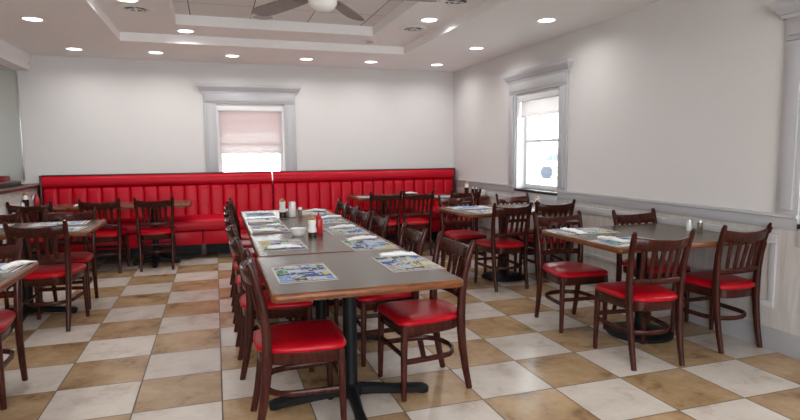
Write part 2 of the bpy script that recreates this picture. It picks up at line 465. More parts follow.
# ------------------------------------------------------------------ outside
bm = bmesh.new(); box(bm, -30, 40, -25, 45, -.25, -.11)
tag(finish('ground', bm, M['ground'], smooth=False), 'pale pavement outside the windows', 'ground', kind='structure')
aw = thing('awning', 'red awning added outside to tint the back window shade pink', 'awning', (cx1, YB + WT, 0))  # added to turn the light through the upper shade pink
bm = bmesh.new(); ringbridge(bm, [[(a, .01, 2.30), (a, 1.05, 1.90), (a, 1.05, 1.885), (a, .01, 2.285)] for a in (-1.0, 1.0)]); finish('cloth', bm, M['awning'], aw, smooth=False)
bm = bmesh.new(); box(bm, -1.0, 1.0, 1.05, 1.062, 1.70, 1.90); finish('valance', bm, M['awning'], aw)
car = thing('car', 'pale car parked outside the right window', 'car', (18.3, 26.1, -.11), math.radians(-31))
bm = bmesh.new()
prof = [(-2.1, .28), (2.1, .28), (2.15, .6), (2.0, .78), (1.0, .88), (.45, 1.36), (-1.1, 1.40), (-1.75, .92), (-2.12, .85)]
profile_extrude(bm, prof, 'y', -.8, .8); bmesh.ops.bevel(bm, geom=list(bm.edges), offset=.05, segments=2, affect='EDGES'); finish('body', bm, M['car'], car)
for s in (-1, 1):
    bm = bmesh.new(); ringbridge(bm, [[(.85, s * y, .9), (.40, s * y, 1.28), (-1.05, s * y, 1.31), (-1.5, s * y, .94)] for y in (.79, .806)]); finish('side_window', bm, M['carglass'], car, smooth=False)
    for xx in (-1.3, 1.35):
        bm = bmesh.new(); lathe(bm, [(.0, -.1), (.30, -.1), (.33, -.06), (.33, .06), (.30, .1), (.2, .1), (.19, .07), (0, .07)], 24)
        bmesh.ops.rotate(bm, verts=bm.verts, cent=(0, 0, 0), matrix=Matrix.Rotation(-s * PI / 2, 3, 'X'))
        bmesh.ops.translate(bm, verts=bm.verts, vec=(xx, s * .76, .33)); finish('wheel', bm, M['tyre'], car)

# ------------------------------------------------------------------ booth along the back wall
def booth(label, x0, x1, end_panel):
    t = thing('banquette', label, 'booth seat', (x0, YB, 0), 0, 'red booth sections along the back wall')
    L = x1 - x0; nch = round(L / .162); yb = -.012
    bm = bmesh.new(); box(bm, .004, L - .004, -.16, yb, 1.094, 1.109, .003); finish('wood_cap', bm, M['cap'], t)
    bm = bmesh.new()   # padded top roll
    pr = [(yb, .952), (-.16, .952), (-.183, .962), (-.196, .990), (-.196, 1.05), (-.182, 1.078), (-.155, 1.093), (yb, 1.093)]
    profile_extrude(bm, pr, 'x', .004, L - .004); finish('top_roll', bm, M['booth'], t, ang=50)
    bm = bmesh.new()   # vertical channels, padded and pinched at every seam
    w = L / nch; rings = []
    for k in range(nch):
        for f in (.0, .02, .07, .18, .35, .5, .65, .82, .93, .98):
            d = .165 + .024 * (1 - (2 * f - 1) ** 8) - (.012 if f == 0 else 0)
            rings.append(((k + f) * w, d))
    rings.append((L, .153))
    rr = []
    for xx, d in rings:
        xx = min(max(xx, .004), L - .004)
        rr.append([(xx, yb, .47), (xx, -d - .02, .47), (xx, -d - .012, .60), (xx, -d, .875), (xx, -d + .008, .932), (xx, -d + .03, .950), (xx, yb, .950)])
    ringbridge(bm, rr); finish('channel_back', bm, M['booth'], t, ang=60)
    bm = bmesh.new()   # seat cushion with rolled front
    pr = [(-.17, .545), (-.35, .538), (-.50, .528), (-.545, .518), (-.572, .495), (-.580, .465), (-.578, .40), (-.570, .378), (-.55, .372), (-.17, .372)]
    profile_extrude(bm, pr, 'x', .006, L - .006); finish('seat_cushion', bm, M['booth'], t, ang=60)
    n = max(1, round(L / .93)); seams = [L * k / n for k in range(n + 1)]
    for a, b in zip(seams, seams[1:]):
        bm = bmesh.new(); box(bm, a + .006, b - .006, -.565, -.50, .192, .366, .012); finish('front_panel', bm, M['booth'], t)
    bm = bmesh.new(); box(bm, .01, L - .01, -.50, yb, .192, .371); box(bm, .012, L - .012, -.17, yb, .371, .53); finish('carcass', bm, M['dark'], t)
    for a in seams:
        a = min(max(a, .05), L - .05)
        bm = bmesh.new(); box(bm, a - .035, a + .035, -.30, -.22, 0, .192, .004); finish('leg', bm, M['leg_brown'], t)
    bm = bmesh.new(); box(bm, .02, L - .02, -.07, yb, 0, .192); finish('rear_base_board', bm, M['dark'], t)  # black board along the wall under the seat
    if end_panel:
        bm = bmesh.new()
        if end_panel > 0: box(bm, L, L + .025, -.2, yb, .192, 1.109, .003)
        else: box(bm, -.022, 0, -.2, yb, .192, 1.109, .003)
        finish('end_panel', bm, M['cap'], t)
    return t
booth('longer left section of red channel-backed booth under the window', -2.055, .752, -1)
booth('red booth in the next room seen through the glass at the left edge', -3.9, -2.43, 0)
booth('right section of red channel-backed booth ending in the corner', .762, 3.50, 1)

# ------------------------------------------------------------------ chairs
def chair_proto(label, group):
    t = thing('dining_chair', label, 'chair', (0, 0, 0), 0, group)
    # rear posts, one piece from foot to ear
    for s in (-1, 1):
        bm = bmesh.new()
        z = [0, .12, .25, .36, .45, .55, .66, .76, .845, .870]
        xs = [.172, .173, .175, .178, .181, .185, .190, .196, .202, .203]
        ys = [-.238, -.212, -.191, -.180, -.177, -.179, -.190, -.211, -.237, -.247]
        sz = [(.028, .032), (.032, .037), (.035, .043), (.037, .047), (.037, .047), (.036, .043), (.034, .039), (.032, .036), (.029, .032), (.020, .023)]
        sweep(bm, [(s * a, b, c) for a, b, c in zip(xs, ys, z)], sz, side=(1, 0, 0)); finish('rear_post', bm, M['chair_wood'], t, ang=50)
    for s in (-1, 1):
        bm = bmesh.new()
        sweep(bm, [(s * .187, .180, 0), (s * .184, .177, .2), (s * .181, .172, .422)], [(.027, .027), (.033, .033), (.037, .037)], side=(1, 0, 0)); finish('front_leg', bm, M['chair_wood'], t, ang=50)
    # top rail: deep curve, wider in the middle
    bm = bmesh.new(); P = []; S = []
    def arc(f, half, y0, sag): return (half * f, y0 - sag * (1 - f * f))
    for k in range(13):
        f = -1 + 2 * k / 12; a, b = arc(f, .193, -.221, .048)
        P.append((a, b, .800 - .014 * (1 - f * f))); S.append((.020, .078 - .006 * (1 - f * f)))
    rings = []
    for (a, b, c), (th, h) in zip(P, S):
        lean = .26; r = []
        for u, v in sec(th, h, .3):
            r.append((a, b + u - v * lean, c + v))
        rings.append(r)
    ringbridge(bm, rings); finish('top_rail', bm, M['chair_wood'], t, ang=50)
    # lower back rail
    bm = bmesh.new(); rings = []
    for k in range(9):
        f = -1 + 2 * k / 8; a, b = arc(f, .176, -.181, .022)
        rings.append([(a, b + u - v * .1, .548 + v) for u, v in sec(.020, .040, .3)])
    ringbridge(bm, rings); finish('lower_back_rail', bm, M['chair_wood'], t, ang=50)
    for k in range(5):
        f = (-1 + 2 * (k + .0) / 4) * .66
        bm = bmesh.new(); a0, b0 = arc(f, .174, -.182, .022); a1, b1 = arc(f * 1.02, .182, -.208, .048)
        pts = [(a0, b0, .560), (a0 + (a1 - a0) * .5, b0 + (b1 - b0) * .42, .66), (a1, b1 + .006, .757)]
        sweep(bm, pts, [(.026, .012), (.030, .012), (.033, .012)], side=(1, 0, 0)); finish('slat', bm, M['chair_wood'], t, ang=50)
    # seat outline: straight rounded front, narrower round back
    def outline(off):
        pts = []
        for k in range(40):
            a = 2 * PI * k / 40; ca, sa = math.cos(a), math.sin(a)
            e = .30 if sa > 0 else .52
            x = math.copysign(abs(ca) ** e, ca); y = math.copysign(abs(sa) ** e, sa)
            hwid = .206 + .008 * y if y > 0 else .206 + .030 * y
            yy = (.202 if y > 0 else .236) * y + .006
            pts.append(((hwid - off) * x, yy * (1 - off / .2)))
        return pts
    bm = bmesh.new()
    prof = [(.004, .424), (.0, .428), (-.002, .437), (.001, .447), (.010, .456), (.035, .464), (.09, .468), (.16, .469)]
    rings = [[(a, b, z) for a, b in outline(o)] for o, z in prof]; ringbridge(bm, rings); seat = finish('seat', bm, M['vinyl'], t, ang=70)
    bm = bmesh.new(); rings = [[(a, b, z) for a, b in outline(o)] for o, z in ((.055, .362), (.016, .362), (.012, .366), (.012, .4235), (.055, .4235))]
    ringbridge(bm, rings); finish('apron', bm, M['chair_wood'], t, ang=50)
    # bentwood hoop stretcher and straight front stretcher
    bm = bmesh.new(); P = [(-.180, .172, .215), (-.176, .06, .215), (-.170, -.06, .215)]
    for k in range(1, 8):
        a = PI + PI * k / 8; P.append((.168 * math.cos(a), -.075 + .115 * math.sin(a), .215))
    P += [(.170, -.06, .215), (.176, .06, .215), (.180, .172, .215)]
    sweep(bm, P, (.017, .030)); finish('hoop_stretcher', bm, M['chair_wood'], t, ang=50)
    bm = bmesh.new(); sweep(bm, [(-.182, .177, .25), (.182, .177, .25)], (.017, .028)); finish('front_stretcher', bm, M['chair_wood'], t, ang=50)
    return t

GL, GR = 'chairs along the left side of the long table', 'chairs along the right side of the long table'
G1, G2, G3 = 'chairs around the right front table', 'chairs around the right middle table', 'chairs facing the red booth'
G4 = 'chairs around the tables at the left edge'
D = math.radians
# (x, y, heading in degrees: 0 faces the back wall, 90 faces left, -90 faces right, 180 faces the viewer)
CH = [
 (.418, 2.80, -91, GL, 'dark wood chair with red seat nearest the camera, left side of the long table'),
 (.385, 3.60, -90, GL, 'second chair from the camera on the left side of the long table'),
 (.38, 4.22, -90, GL, 'third chair from the camera on the left side of the long table'),
 (.38, 4.79, -90, GL, 'fourth chair from the camera on the left side of the long table'),
 (.38, 5.33, -90, GL, 'fifth chair from the camera on the left side of the long table'),
 (.39, 5.86, -90, GL, 'sixth chair from the camera on the left side of the long table'),
 (.43, 6.39, -90, GL, 'farthest chair in the row on the left side of the long table'),
 (1.065, 3.02, 94, GR, 'dark wood chair with maroon seat at the near right corner of the long table'),
 (.995, 3.575, 90, GR, 'second chair from the camera on the right side of the long table'),
 (.985, 4.38, 90, GR, 'third chair from the camera on the right side of the long table'),
 (.965, 4.84, 90, GR, 'fourth chair from the camera on the right side of the long table'),
 (.965, 5.28, 90, GR, 'fifth chair from the camera on the right side of the long table'),
 (.985, 5.76, 90, GR, 'farthest chair on the right side of the long table'),
 (2.63, 3.02, -6, G1, 'chair with back to the camera at the near left of the right front table'),
 (3.362, 3.09, 0, G1, 'chair with back to the camera close to the right wall, nearest the wainscot'),
 (2.625, 3.665, 176, G1, 'chair facing the camera at the far left of the right front table, glossy seat'),
 (3.33, 3.575, 180, G1, 'chair on the wall side behind the right front table, only its top showing over it'),
 (2.725, 5.09, 1, G2, 'chair with back to the camera at the near left of the right middle table'),
 (3.29, 5.17, -6, G2, 'chair with back to the camera at the near right of the right middle table'),
 (2.62, 5.68, 178, G2, 'chair facing the camera at the left far side of the right middle table'),
 (3.32, 5.60, 180, G2, 'chair facing the camera under the right window behind the right middle table'),
 (2.045, 7.08, 0, G3, 'left one of two chairs drawn up side by side at the right booth table'),
 (2.487, 7.08, 0, G3, 'right one of two chairs drawn up side by side at the right booth table'),
 (3.12, 7.0, -1, G3, 'chair at the small corner table, back to the camera beside the right wall'),
 (-1.245, 7.34, -3, G3, 'left one of two chairs drawn up to the left booth table'),
 (-.70, 7.335, 2, G3, 'right one of two chairs at the left booth table, standing free on the tiles'),
 (-1.88, 7.19, -4, G3, 'chair beside the pale half wall and its dark ledge at the left'),
 (-1.275, 5.13, -6, G4, 'chair with back to the camera in front of the left middle table'),
 (-1.295, 5.63, 180, G4, 'chair facing the camera behind the right end of the left middle table'),
 (-1.925, 5.66, 180, G4, 'chair facing the camera behind the left middle table at the photo edge'),
 (-1.325, 3.58, 180, G4, 'chair facing the camera at the left front table, cut by the photo edge'),
]
first = None
for x_, y_, h_, g_, l_ in CH:
    x_, y_ = x_ + .04 * math.sin(D(h_)), y_ - .04 * math.cos(D(h_))
    if first is None:
        first = chair_proto(l_, g_); first.location = (x_, y_, 0); first.rotation_euler = (0, 0, D(h_))
    else:
        dup(first, (x_, y_, 0), D(h_), l_, g_)

# ------------------------------------------------------------------ tables
ZT = .755
def table(label, group, x0, x1, y0, y1, base, bx=None, by=None, brz=0, rz=0, supports=1):
    cx, cy = (x0 + x1) / 2, (y0 + y1) / 2
    t = thing('dining_table', label, 'table', (cx, cy, 0), rz, group)
    hx, hy = (x1 - x0) / 2, (y1 - y0) / 2
    bm = bmesh.new()
    ringbridge(bm, [[(a, b, z) for a, b in rrect(-hx, hx, -hy, hy, .03, .018)] for z in (.7155, ZT)]); finish('tabletop', bm, M['laminate'], t, ang=30)
    bm = bmesh.new(); rings = []
    for o, z in ((.0182, .7205), (.005, .7205), (.001, .725), (0, .737), (.001, .747), (.005, .753), (.009, .7555), (.0182, .7555), (.0182, .7205)):
        rings.append([(a, b, z) for a, b in rrect(-hx, hx, -hy, hy, .03, o)])
    vr = [[bm.verts.new(p) for p in r] for r in rings[:-1]]; vr.append(vr[0])
    for a, b in zip(vr, vr[1:]):
        for i in range(len(a)):
            j = (i + 1) % len(a); bm.faces.new((a[i], a[j], b[j], b[i]))
    finish('wood_edge', bm, M['edge'], t, ang=40)
    bx = 0 if bx is None else bx - cx; by = 0 if by is None else by - cy
    bm = bmesh.new(); lathe(bm, [(.040, .06), (.038, .075), (.038, .69), (.055, .7), (.055, .704)], 20, bx, by); finish('column', bm, M['iron'], t)
    bm = bmesh.new()
    for a in (0, PI / 2):
        c, s = math.cos(a + brz), math.sin(a + brz)
        sweep(bm, [(bx - c * .24, by - s * .24, .7085), (bx + c * .24, by + s * .24, .7085)], (.05, .007))
    finish('mounting_plate', bm, M['iron'], t)
    bm = bmesh.new()
    if base == 'round':
        lathe(bm, [(.215, 0), (.232, .004), (.236, .014), (.230, .024), (.205, .034), (.12, .046), (.06, .056), (.045, .075), (.038, .085)], 40, bx, by)
    else:
        lathe(bm, [(.05, .03), (.062, .04), (.062, .075), (.05, .095), (.038, .105)], 20, bx, by)
        R = .44 if base == 'cross' else .36
        if base == 'small': R = .27
        for k in range(4):
            a = brz + k * PI / 2; c, s = math.cos(a), math.sin(a)
            pts = [(bx + c * r, by + s * r, z) for r, z in ((.02, .065), (.12, .060), (R * .55, .044), (R * .85, .033), (R - .03, .026), (R, .020))]
            sweep(bm, pts, [(.060, .062), (.054, .058), (.050, .050), (.060, .046), (.062, .052), (.050, .036)])
    finish('base', bm, M['iron'], t)
    return t

GT = 'tables pushed together into the long table'
table('nearest table of the long row, grey brown top with reddish wood edge', GT, .207, 1.120, 2.42, 3.372, 'cross', .665, 2.93, D(-4))
table('second table from the camera in the long row', GT, .222, 1.130, 3.378, 4.325, 'cross', .67, 3.86)
table('third table of the long row, with the white bowl on it', GT, .228, 1.135, 4.331, 5.30, 'cross', .67, 4.82)
table('far end table of the long row, with sugar and syrup on it', GT, .228, 1.135, 5.306, 6.12, 'cross', .67, 5.72)
GS = 'small tables around the room'
table('right front table with its end against the wall and a round black base', GS, 2.385, 3.54, 2.87, 3.785, 'round', 2.965, 3.33)
table('right middle table below the right window with a round black base', GS, 2.31, 3.53, 4.95, 5.74, 'round', 2.93, 5.36)
table('left middle table with printed placemats, a chair on either side', GS, -2.2, -.985, 5.02, 5.85, 'mid', -1.55, 5.42)
table('left front table cut off by the photo edge', GS, -2.1, -.985, 2.86, 3.70, 'mid', -1.5, 3.26)
table('brown-topped table along the booth left of the window', GS, -1.62, -.305, 7.27, 7.86, 'small', -.735, 7.50)
table('small table in the back left corner with bottles on it', GS, -2.112, -1.632, 7.30, 7.90, 'small', -1.85, 7.60)
table('booth table in front of the right booth section with two chairs', GS, 1.775, 2.785, 7.27, 7.88, 'small', 2.25, 7.56)
table('small table in the back right corner with bottles on it', GS, 2.80, 3.555, 6.90, 7.52, 'small', 3.15, 7.24)

# ------------------------------------------------------------------ placemats
def placemat(label, group, x, y, rz, seed, sx=.44, sy=.285):
    """long side along local x; printed advertisement panels on white paper"""
    rnd = random.Random(seed); nx, ny = 36, 24
    cell = [[0] * nx for _ in range(ny)]
    y0 = 1
    for rowh in (6, 5, 6, 5):
        x0 = 3
        while x0 < nx - 3:
            w = min(rnd.choice((4, 5, 6, 7)), nx - 3 - x0); style = rnd.random()
            c1 = rnd.choice((1, 1, 2, 2, 3, 4, 5, 6, 7, 8, 10, 1)); c2 = rnd.choice((8, 8, 7, 2, 5, 10, 1))
            for j in range(y0, min(y0 + rowh, ny - 1)):
                for i in range(x0, x0 + w):
                    if i == x0 + w - 1 and rnd.random() < .6: v = 0
                    elif style < .55: v = c1 if rnd.random() < .82 else c2
                    elif style < .88: v = c1 if (j - y0) < rowh // 2 else (c2 if rnd.random() < .7 else 8)
                    else: v = 0 if rnd.random() < .55 else c1
                    cell[j][i] = v
            x0 += w
        y0 += rowh
    for j in range(ny):
        for i, v in ((1, 9), (nx - 2, 9)): cell[j][i] = v
    bm = bmesh.new(); th = .0012
    V = [[bm.verts.new((-sx / 2 + sx * i / nx, -sy / 2 + sy * j / ny, th)) for i in range(nx + 1)] for j in range(ny + 1)]
    for j in range(ny):
        for i in range(nx):
            f = bm.faces.new((V[j][i], V[j][i + 1], V[j + 1][i + 1], V[j + 1][i])); f.material_index = cell[j][i]
    rim = V[0] + [V[j][nx] for j in range(1, ny + 1)] + V[ny][-2::-1] + [V[j][0] for j in range(ny - 1, 0, -1)]
    low = [bm.verts.new((v.co.x, v.co.y, 0)) for v in rim]
    for i in range(len(rim)):
        j = (i + 1) % len(rim); bm.faces.new((rim[j], rim[i], low[i], low[j]))
    bm.faces.new(low[::-1])
    o = finish('placemat', bm, MATS_PAPER, smooth=False)
    o.location = (x, y, ZT + .0008); o.rotation_euler = (0, 0, rz)
    return tag(o, label, 'placemat', group)

def napkin(label, group, x, y, rz, L=.21, z=ZT + .0022, seed=0):
    """cutlery rolled in a white paper napkin, one end fanned flat"""
    rnd = random.Random(seed); bm = bmesh.new(); rings = []
    n = 11
    for k in range(n):
        f = k / (n - 1); xx = -L / 2 + L * f
        w = .026 + (.022 * max(0, (f - .55) / .45) ** 1.5) + rnd.uniform(-.002, .002)
        h = .013 - .007 * max(0, (f - .6) / .4) + rnd.uniform(-.0015, .0015)
        if k == 0: w, h = w * .86, h * .8
        dy = rnd.uniform(-.003, .003); r = []
        for q in range(14):
            a = 2 * PI * q / 14; rad = 1 + .10 * math.sin(3 * a + f * 5)
            r.append((xx, dy + w * math.cos(a) * rad, max(0, h + h * math.sin(a) * rad)))
        rings.append(r)
    ringbridge(bm, rings); 
    t = thing('napkin_roll', label, 'napkin', (x, y, z), rz, group)
    finish('napkin', bm, M['paper'], t, ang=60)
    bm = bmesh.new(); rings = []
    for xx in (-L * .10, L * .06): rings.append([(xx, .029 * math.cos(2 * PI * q / 14) * 1.03, max(.0, .0145 + .0155 * math.sin(2 * PI * q / 14))) for q in range(14)])
    ringbridge(bm, rings); finish('paper_band', bm, M['ceramic'], t, ang=60)
    return t

PML, PMR = 'placemats along the left side of the long table', 'placemats along the right side of the long table'
placemat('printed placemat nearest the camera at the left edge of the long table', PML, .405, 2.85, PI / 2, 3)
placemat('second placemat from the camera on the left edge of the long table', PML, .405, 3.77, PI / 2, 4)
placemat('third placemat from the camera on the left edge of the long table', PML, .40, 4.62, PI / 2, 5)
placemat('fourth placemat from the camera on the left edge of the long table', PML, .40, 5.20, PI / 2, 6)
placemat('farthest placemat on the left edge of the long table', PML, .405, 5.80, PI / 2, 7)
placemat('printed placemat at the near right corner of the long table', PMR, .985, 2.91, -PI / 2, 8)
placemat('second placemat from the camera on the right edge of the long table', PMR, .95, 3.58, -PI / 2, 9)
placemat('third placemat from the camera on the right edge of the long table', PMR, .95, 4.27, -PI / 2, 10)
placemat('fourth placemat from the camera on the right edge of the long table', PMR, .95, 4.98, -PI / 2, 11)
placemat('farthest placemat on the right edge of the long table', PMR, .95, 5.72, -PI / 2, 12)
PMS = 'placemats on the small tables'
placemat('placemat on the right front table at its far left corner', PMS, 2.645, 3.60, D(-4), 13)
placemat('placemat on the right front table at its near left corner', PMS, 2.615, 3.075, D(6), 14)
placemat('pale placemat at the near left of the right middle table', PMS, 2.66, 5.14, D(2), 15)
placemat('pale placemat at the far left of the right middle table', PMS, 2.62, 5.56, D(-3), 16)
placemat('placemat at the near right of the right middle table', PMS, 3.23, 5.16, D(-3), 17)
placemat('placemat on the left middle table, at its near right edge', PMS, -1.28, 5.22, D(-4), 18)
placemat('placemat on the left middle table, at its far right edge', PMS, -1.33, 5.66, D(3), 19)
placemat('placemat on the left middle table near the photo edge', PMS, -1.93, 5.64, D(2), 20)
placemat('placemat on the left front table at the photo edge', PMS, -1.245, 3.545, D(-2), 21)
placemat('left placemat on the right booth table', PMS, 2.05, 7.44, 0, 22)
placemat('right placemat on the right booth table', PMS, 2.51, 7.44, 0, 23)
placemat('placemat on the small table in the back right corner', PMS, 3.06, 7.08, 0, 24)
NG = 'napkin rolls on the tables'
napkin('white napkin roll on the second left placemat of the long table', NG, .40, 3.63, D(6), seed=1)
napkin('white napkin roll on the third left placemat of the long table', NG, .36, 4.45, D(4), seed=2)
napkin('white napkin roll on the fourth left placemat of the long table', NG, .36, 5.05, D(2), seed=3)
napkin('white napkin roll on the farthest left placemat of the long table', NG, .40, 5.78, D(14), .24, seed=4)
napkin('white napkin roll at the near right corner placemat of the long table', NG, 1.0, 3.11, D(3), seed=5)
napkin('white napkin roll on the second right placemat of the long table', NG, .955, 3.79, D(178), seed=6)
napkin('white napkin roll on the third right placemat of the long table', NG, .96, 4.44, D(176), seed=7)
napkin('white napkin roll on the fourth right placemat of the long table', NG, 1.0, 5.16, D(180), seed=8)
napkin('white napkin roll on the farthest right placemat of the long table', NG, .97, 5.80, D(160), seed=9)
napkin('napkin roll on the far left placemat of the right front table', NG, 2.53, 3.57, D(-78), seed=10)
napkin('napkin roll on the near left placemat of the right front table', NG, 2.535, 3.13, D(-72), seed=11)
napkin('napkin roll at the right end of the left front table placemat', NG, -1.06, 3.56, D(74), .2, seed=12)
napkin('napkin roll on the right booth table beside the placemats', NG, 2.68, 7.72, D(10), seed=13)
napkin('napkin roll on the brown table left of the window', NG, -1.50, 7.46, D(40), seed=14)

# ------------------------------------------------------------------ things on the tables
CG = 'condiments on the long table'
def lathe_part(name, mat, t, prof, seg=20, **k):
    bm = bmesh.new(); lathe(bm, prof, seg, **k); return finish(name, bm, mat, t, ang=50)

def syrup(label, group, x, y, level=.035, s=1.0, z=ZT + .0006):
    t = thing('syrup_bottle', label, 'bottle', (x, y, z), 0, group)
    top = .125 * s
    lathe_part('syrup', M['syrup'], t, [(.026, 0), (.0315, .004), (.032, level * .6), (.032, level)])
    lathe_part('bottle_body', M['clearwhite'], t, [(.032, level + .0005)] + [(r, q * s) for r, q in ((.033, .05), (.027, .075), (.026, .085), (.030, .105)) if q * s > level + .008] + [(.028, top)])
    lathe_part('pour_lid', M['gold'], t, [(.028, top), (.028, top + .009), (.018, top + .016), (.009, top + .020), (.007, top + .031), (.004, top + .034)])
    return t
def ketchup(label, group, x, y, z=ZT + .0006):
    t = thing('ketchup_bottle', label, 'bottle', (x, y, z), 0, group)
    lathe_part('bottle_body', M['red_plastic'], t, [(.028, 0), (.031, .005), (.031, .10), (.028, .115), (.018, .125)])
    lathe_part('nozzle_cap', M['red_plastic'], t, [(.020, .125), (.020, .137), (.010, .142), (.004, .165), (.002, .166)])
    return t
def shaker(label, group, x, y, fill, h=.085, r=.019, z=ZT + .0006):
    t = thing('shaker', label, 'shaker', (x, y, z), 0, group)
    lathe_part('jar', fill, t, [(r * .92, 0), (r, .004), (r, h * .66), (r * .93, h * .74)], 12)
    lathe_part('lid', M['metal'], t, [(r * .95, h * .74), (r * .97, h * .90), (r * .8, h * .98), (r * .2, h)], 16)
    return t
syrup('syrup bottle with gold lid nearest the camera on the long table', CG, .655, 4.06)
ketchup('red ketchup bottle behind the nearer syrup bottle on the long table', CG, .725, 4.19)
t = thing('bowl', 'small white ceramic bowl on the long table beside the syrup', 'bowl', (.565, 4.16, ZT + .0006), 0, CG)
lathe_part('bowl_body', M['ceramic'], t, [(.038, 0), (.042, .003), (.052, .025), (.060, .050), (.062, .054), (.059, .054), (.050, .028), (.038, .010), (0, .008)], 28)
syrup('tall syrup bottle with gold lid at the far end of the long table', CG, .595, 5.42, .05, 1.2)
shaker('tall glass sugar shaker at the far end of the long table', CG, .685, 5.40, M['salt'], .15, .034)
shaker('small pepper shaker right of the sugar at the far end of the long table', CG, .755, 5.37, M['pepper'], .095, .02)
shaker('small shaker between the far syrup bottle and the sugar shaker', CG, .635, 5.45, M['pepper'], .075, .017)
CS = 'condiments on the small tables'
shaker('salt shaker on the right front table by the wall', CS, 3.395, 3.33, M['salt'], .088, .021)
shaker('pepper shaker on the right front table by the wall', CS, 3.445, 3.28, M['pepper'], .088, .021)
syrup('small gold-lidded bottle on the right middle table by the wall', CS, 3.49, 5.60, .03, .62)
syrup('dark-filled bottle with gold lid on the corner table at the right wall', CS, 3.345, 7.2, .105, 1.3)
shaker('white shaker right of the dark bottle on the right corner table', CS, 3.395, 7.25, M['salt'], .10, .020)
shaker('dark shaker in the middle of the right corner table', CS, 3.44, 7.2, M['syrup'], .115, .022)
shaker('dark shaker nearest the wall on the right corner table', CS, 3.495, 7.2, M['syrup'], .11, .022)
t = thing('mug', 'white mug on the right corner table next to the wall', 'cup', (3.50, 7.03, ZT + .0006), 0, CS)
lathe_part('mug_body', M['ceramic'], t, [(.034, 0), (.038, .004), (.040, .08), (.037, .08), (.034, .01), (0, .008)])
bm = bmesh.new(); sweep(bm, [(.038 + .025 * math.sin(a), 0, .042 + .026 * math.cos(a)) for a in [PI * k / 8 for k in range(9)]], (.009, .007), side=(0, 1, 0)); finish('handle', bm, M['ceramic'], t)
syrup('dark-filled bottle with gold lid beside the half wall ledge', CS, -2.083, 7.46, .10, 1.2)
ketchup('red ketchup bottle on the small left corner table', CS, -1.985, 7.50)
shaker('white sugar shaker between dark bottle and ketchup in the left corner', CS, -2.035, 7.56, M['salt'], .14, .022)
shaker('low glass shaker left of the dark bottle in the left corner', CS, -2.078, 7.325, M['salt'], .075, .019)

# ------------------------------------------------------------------ ceiling fittings
LG = 'round recessed downlights in the ceiling'
LIGHTS = []
def downlight(label, x, y, z, cam=True):
    t = thing('ceiling_light', label, 'ceiling light', (x, y, z), 0, LG)
    bm = bmesh.new(); rings = []
    for r, h in ((.077, -.001), (.096, -.001), (.100, -.004), (.096, -.009), (.079, -.006), (.077, -.001)):
        rings.append([(r * math.cos(2 * PI * k / 32), r * math.sin(2 * PI * k / 32), h) for k in range(32)])
    vr = [[bm.verts.new(p) for p in r] for r in rings[:-1]]; vr.append(vr[0])
    for a, b in zip(vr, vr[1:]):
        for i in range(32): bm.faces.new((a[i], a[(i + 1) % 32], b[(i + 1) % 32], b[i]))
    finish('trim_ring', bm, M['vent'], t)
    bm = bmesh.new(); lathe(bm, [(.076, -.0045), (.076, -.001)], 32); finish('lens', bm, M['lens'], t)
    LIGHTS.append((x, y, z))
ZL, ZM = ZC, Z1
rowlab = ['first', 'second', 'third', 'fourth', 'fifth', 'last']
for k, xx in enumerate((-1.51, -.63, .262, 1.20, 2.08, 3.05)):
    downlight('downlight along the back wall, %s from the left in its row' % rowlab[k], xx, 7.58, ZL)
downlight('downlight at the upper left of the photo, nearest the glass', -1.52, 6.03, ZL)
downlight('downlight on the right soffit above the right window', 3.03, 6.26, ZL)
downlight('downlight on the right soffit nearest the camera', 3.03, 4.76, ZL)
downlight('downlight on the left tray step at the top photo edge', -.66, 5.47, ZM)
downlight('downlight on the back tray step left of the fan', -.245, 6.67, ZM)
downlight('downlight on the right tray step between the two vents', 2.11, 5.45, ZM)
for xx, yy in ((-1.52, 4.4), (-1.52, 2.6), (-.64, 3.4), (2.06, 3.2), (.72, 1.05), (-1.2, .4), (.6, -1.2), (-3.4, 5.6), (-3.3, 7.3)):  # unseen downlights added to brighten the room beyond those in view
    z_ = ZM if -.93 < xx < 2.335 and yy > .8 else ZL
    LIGHTS.append((xx, yy, z_))
    downlight('unseen recessed downlight of the same kind, added for more light', xx, yy, z_)
    LIGHTS.pop()

def vent(label, x, y, z):
    t = thing('ceiling_vent', label, 'vent', (x, y, z), 0, 'round vents in the ceiling')
    def ring(prof):
        bm = bmesh.new()
        rings = [[(r * math.cos(2 * PI * k / 36), r * math.sin(2 * PI * k / 36), h) for k in range(36)] for r, h in prof]
        vr = [[bm.verts.new(p) for p in r] for r in rings]; vr.append(vr[0])
        for a, b in zip(vr, vr[1:]):
            for i in range(36): bm.faces.new((a[i], a[(i + 1) % 36], b[(i + 1) % 36], b[i]))
        return bm
    finish('frame', ring([(.100, -.001), (.148, -.001), (.152, -.004), (.146, -.010), (.105, -.014), (.100, -.012)]), M['vent'], t)
    bm = bmesh.new(); lathe(bm, [(.10, -.004), (.10, -.001)], 36); finish('backing', bm, M['vent_dark'], t)
    for r in (.060,): finish('louvre_ring', ring([(r, -.012), (r + .006, -.016), (r + .005, -.018), (r - .002, -.014)]), M['vent'], t)
    bm = bmesh.new(); lathe(bm, [(.010, -.020), (.013, -.017), (.013, -.005)], 24)
    for k in range(4):
        a = k * PI / 2; sweep(bm, [(.01 * math.cos(a), .01 * math.sin(a), -.012), (.101 * math.cos(a), .101 * math.sin(a), -.012)], (.005, .006))
    finish('hub', bm, M['vent'], t)
vent('round white vent in the left tray step', -.63, 5.78, ZM)
vent('round white vent farther back in the right tray step', 2.08, 5.87, ZM)
vent('round white vent at the top photo edge in the right tray step', 2.08, 4.72, ZM)
t = thing('ceiling_sensor', 'small flush disc on the back tray step right of the fan', 'sensor', (1.82, 6.68, ZM), 0)
